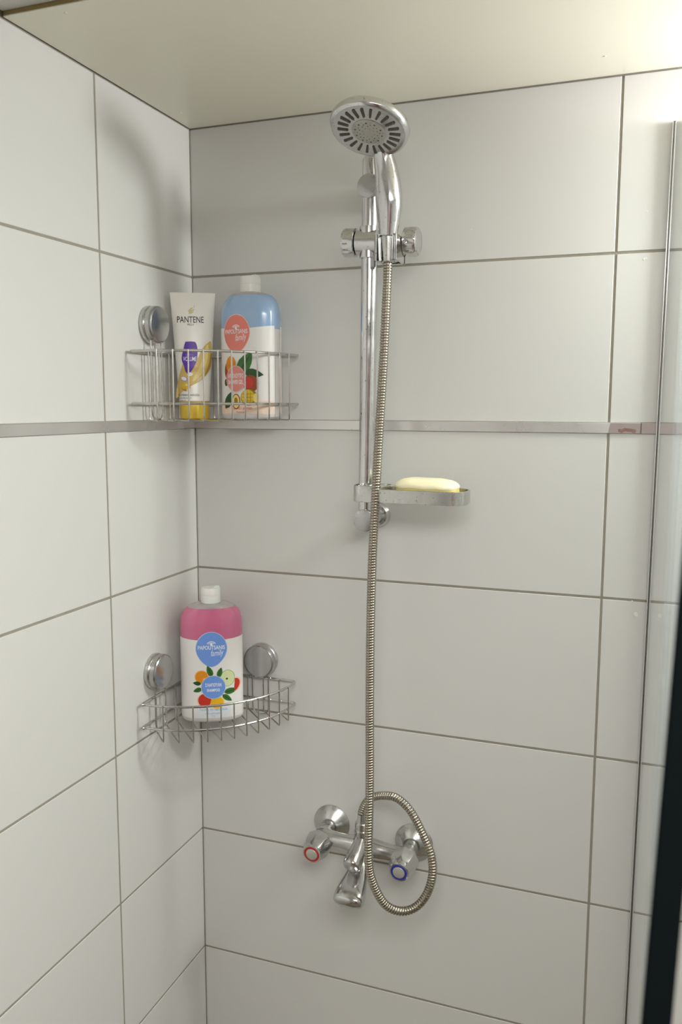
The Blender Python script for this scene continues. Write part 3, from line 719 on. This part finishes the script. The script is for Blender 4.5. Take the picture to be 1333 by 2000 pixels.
def art_shampoo(p):
    brandmark(p, 0.0, 0.1290, 'brand_blue')
    q = lambda px, py: ((px-415)*0.000895, 0.1450-(py-1245)*0.000905)
    def E(m_, px, py, rx_, ry_, L, **k): x, y = q(px, py); p.poly(m_, ell(x, y, rx_*0.00092, ry_*0.00092, **k), L)
    def LF(px, py, L_, W_, deg, m_='leaf'): x, y = q(px, py); p.poly(m_, leaf(x, y, L_*0.00092, W_*0.00092, deg), 3); p.poly('leaf_dk', leaf(x, y, L_*0.0008, W_*0.00018, deg), 4, 1)
    E('orange_hi', 396, 1316, 13, 13, 1); E('orange', 396, 1316, 11.5, 11.5, 2); E('orange_hi', 402, 1322, 4, 4, 3)
    E('apple_rim', 444, 1320, 14, 16, 1); E('apple', 444, 1320, 12.5, 14.5, 2); E('leaf_dk', 443, 1321, 1.8, 2.0, 3)
    E('rind', 458, 1334, 11, 14, 3, a0=-70, a1=110, rot=-0.35); E('red', 457, 1334, 9, 12, 4, a0=-70, a1=110, rot=-0.35)
    E('rind', 401, 1362, 14.5, 14.5, 1); E('red', 401, 1361, 12, 12.5, 2); E('orange_hi', 409, 1352, 3, 3, 3)
    E('lemon_rim', 424, 1366, 14, 13, 1); E('lemon', 424, 1366, 12, 11, 2)
    LF(411, 1305, 23, 11, 112); LF(430, 1308, 20, 10, 72, 'leaf'); LF(387, 1328, 15, 8, 172, 'leaf_dk'); LF(388, 1341, 17, 9, 200, 'leaf')
    LF(450, 1345, 25, 12, 8); LF(443, 1358, 22, 10, -38, 'leaf')
    x, y = q(417.5, 1336); p.poly('rim_pale', ell(x, y, 0.0206, 0.0206, 36), 5); p.poly('brand_blue', ell(x, y, 0.0198, 0.0198, 36), 6)
    p.text('white', 'ΣΑΜΠΟΥΑΝ', 0.0062, x, y+0.0042, 7, width=0.0270, bold=0.02); p.text('white', 'SHAMPOO', 0.0052, x, y-0.0050, 7, width=0.0220, bold=0.02)
    band_ = [(-0.026, 0.010), (0.030, 0.010), (0.030, 0.0295), (-0.026, 0.0275)]
    p.poly('ltblue', band_, 1, 3)
    p.text('ink_blue', 'Για όλη την οικογένεια', 0.0058, 0.002, 0.0232, 2, width=0.0460, bold=0.01)
    p.text('ink_blue', 'καθημερινή χρήση', 0.0034, 0.002, 0.0165, 2, width=0.0270); p.text('ink_blue', '1 L', 0.0034, 0.002, 0.0120, 2)
def art_gel(p):
    brandmark(p, -0.0070, 0.1370, 'coral')
    q = lambda px, py: ((px-470)*0.00103, 0.1500-(py-632)*0.000805)
    def E(m_, px, py, rx_, ry_, L, **k): x, y = q(px, py); p.poly(m_, ell(x, y, rx_*0.00103, ry_*0.00082, **k), L)
    def LF(px, py, L_, W_, deg, m_='leaf'): x, y = q(px, py); p.poly(m_, leaf(x, y, L_*0.00095, W_*0.00095, deg), 3); p.poly('leaf_dk', leaf(x, y, L_*0.00085, W_*0.00015, deg), 4, 1)
    E('brown', 449, 722, 11, 20, 1); E('orange', 452, 710, 10, 17, 2)
    LF(479, 708, 46, 26, 52); LF(494, 728, 34, 16, -8, 'leaf_dk'); LF(447, 780, 34, 17, 60, 'leaf_dk'); E('leaf_dk', 441, 745, 4, 7, 1)
    E('brown', 489, 748, 13, 17, 4); E('red', 486, 746, 8, 11, 5, rot=0.3)
    E('mango_dk', 486, 775, 15, 16, 5); E('mango', 484, 774, 12, 14, 6); E('lemon_rim', 498, 776, 4.5, 9, 6)
    for k in (-5, 0, 5): E('mango_dk', 484+k, 774, 0.5, 13, 7)
    for k in (-6, 1, 8): E('mango_dk', 484, 774+k, 11, 0.5, 7)
    E('brown', 462, 783, 8, 15, 5); E('lemon_rim', 462, 783, 6.5, 13, 6); E('mango_dk', 462, 782, 3.5, 7, 7)
    x, y = q(462, 738); p.poly('peach', ell(x, y, 0.0194, 0.0212, 36), 8); p.poly('coral2', ell(x, y, 0.0186, 0.0204, 36), 9)
    p.text('white', 'ΑΦΡΟΛΟΥΤΡΟ', 0.0075, x, y+0.0048, 10, width=0.0310, bold=0.02); p.text('white', 'SHOWER GEL', 0.0068, x, y-0.0052, 10, width=0.0300, bold=0.02)
    p.poly('peach', [(-0.0470, 0.0092), (0.0505, 0.0092), (0.0505, 0.0300), (0.020, 0.0275), (-0.010, 0.0255), (-0.0470, 0.0250)], 2, 4)
    p.text('rust', 'Φρούτα | μάνγκο', 0.0066, 0.002, 0.0175, 4, width=0.0400, bold=0.012); p.text('rust', 'Passion fruit', 0.0028, 0.002, 0.0115, 4)
bottle('shampoo_bottle', 'large bottle with pink top, white label and blue brand circle in the lower basket', 'bottle', 0.0650, -0.0705, -0.7575, math.radians(28), 'pink', art_shampoo)
bottle('shower_gel_bottle', 'large bottle with pale blue top and coral brand circle in the upper basket', 'bottle', 0.1395, -0.0560, -0.2425, math.radians(-9), 'blue', art_gel, s=0.97)

# ---------------------------------------------------------------- hair tube
to = (0.0440, -0.0760, -0.2425)
tt = thing('conditioner_tube', to, 'white squeeze tube with gold cap and violet badge in the upper basket', 'tube'); tt.rotation_euler.z = math.radians(29)
P_ = Part(tt, (0, 0, 0))
CZ = 0.0285; TZ = 0.2050
def tdim(z):
    f = max(0.0, min(1.0, (z-CZ)/(TZ-CZ)))
    return 0.0250+0.0120*f, 0.0195*(1-f)**0.8+0.0012
def tring(z, seg=64, k=1.0):
    a, b = tdim(z); return [(a*k*math.cos(2*math.pi*j/seg), b*k*math.sin(2*math.pi*j/seg), z) for j in range(seg)]
P_('tube_body', MB().rings([tring(CZ+0.0002, k=0.97)]+[tring(CZ+0.001+(TZ-CZ-0.001)*i/20) for i in range(21)]), 'tube')
R_ = []
for z, k in ((0, 0.93), (0.001, 0.965), (CZ-0.0015, 0.975), (CZ-0.0004, 0.96), (CZ, 0.94)):
    R_.append([(0.0250*k*math.cos(2*math.pi*j/64), 0.0203*k*math.sin(2*math.pi*j/64), z) for j in range(64)])
P_('flip_cap', MB().rings(R_), 'gold_cap')
def tsurf(u, v, off):
    a, b = tdim(v); uu = max(-0.98, min(0.98, u/a)); y = b*math.sqrt(1-uu*uu)
    nx = uu/a; ny = math.sqrt(1-uu*uu)/b; l = math.hypot(nx, ny); g = 0.00015+off
    return (u+nx/l*g, -y-ny/l*g, v)
p = Print(tsurf)
q = lambda px, py: ((px-376.5)*0.000845, (820-py)*0.000823)
Q = lambda pts: [q(*a) for a in pts]
p.blob('gold', Q([(342, 779), (342, 765), (346, 742), (352, 722), (358, 708), (366, 724), (374, 722), (384, 700), (394, 680), (404, 669), (410, 667), (411, 690), (409, 712), (404, 726), (394, 740), (380, 750), (366, 757), (352, 768)]), 1, 2)
p.blob('gold_hi', Q([(376, 738), (388, 716), (396, 690), (402, 674), (405, 676), (403, 700), (396, 722), (386, 738), (374, 746)]), 2, 2)
p.blob('gold_lo', Q([(409, 690), (411, 692), (409, 713), (404, 726), (396, 736), (400, 724), (405, 710)]), 3, 2)
p.poly('cream', Q([(380, 748), (386, 738), (392, 735), (390, 742)]), 3, 1)
p.blob('violet', Q([(361, 669), (365, 667.5), (376, 667.5), (381, 670), (384, 682), (383, 700), (379, 713), (372, 725), (366, 730), (361, 727), (358, 716), (354.5, 706), (354, 697), (357, 684)]), 4, 2)
p.text('lilac', 'EXTRA', 0.0032, *q(369, 693.5), 5, width=0.0120); p.text('white', 'VOLUME', 0.0072, *q(369.5, 701.5), 5, width=0.0215, shear=0.15, bold=0.008)
for px, py, a, b, m_, r_ in ((369, 732, 5.5, 3.6, 'white', 0.1), (357.5, 741, 7, 4.6, 'lilac', -0.4), (357.5, 740.6, 5.5, 3.6, 'white', -0.4), (361, 757, 8.5, 8.0, 'gold_lo', 0), (360, 755, 7.2, 6.2, 'mango', 0.3), (363, 753, 3.2, 2.4, 'gold_hi', 0.3), (358, 759, 3.0, 2.2, 'lemon', 0.8), (366, 762, 4.0, 2.6, 'cream', 0.4)):
    x, y = q(px, py); p.layer += 0.3; p.poly(m_, ell(x, y, a*0.00083, b*0.00083, 20, rot=r_), 3+p.layer, 1)
p.text('black_ink', 'PANTENE', 0.0100, *q(371.5, 624), 1, width=0.0430, bold=0.006); p.text('black_ink', 'PRO-V', 0.0034, *q(372, 634), 1, width=0.0105)
p.poly('logo_gold', leaf(*q(372, 604), 0.0115, 0.0030, 40), 1, 1); p.poly('logo_gold', leaf(*q(374, 607), 0.0125, 0.0028, 32), 1, 1); p.poly('logo_gold', leaf(*q(373.5, 610.5), 0.0100, 0.0022, 24), 1, 1); p.poly('logo_gold', leaf(*q(379, 598), 0.0050, 0.0010, 85), 1, 1)
p.text('black_ink', 'NUTRIENT INFUSED', 0.0030, *q(366, 773), 2, width=0.0345); p.text('grey_ink', 'conditioner', 0.0024, *q(359, 778.5), 2, width=0.0200); p.text('grey_ink', '200 ml', 0.0020, *q(355, 783.5), 2)
P_('tube_print', p.mb, None, smooth=False)
bpy.context.view_layer.update()
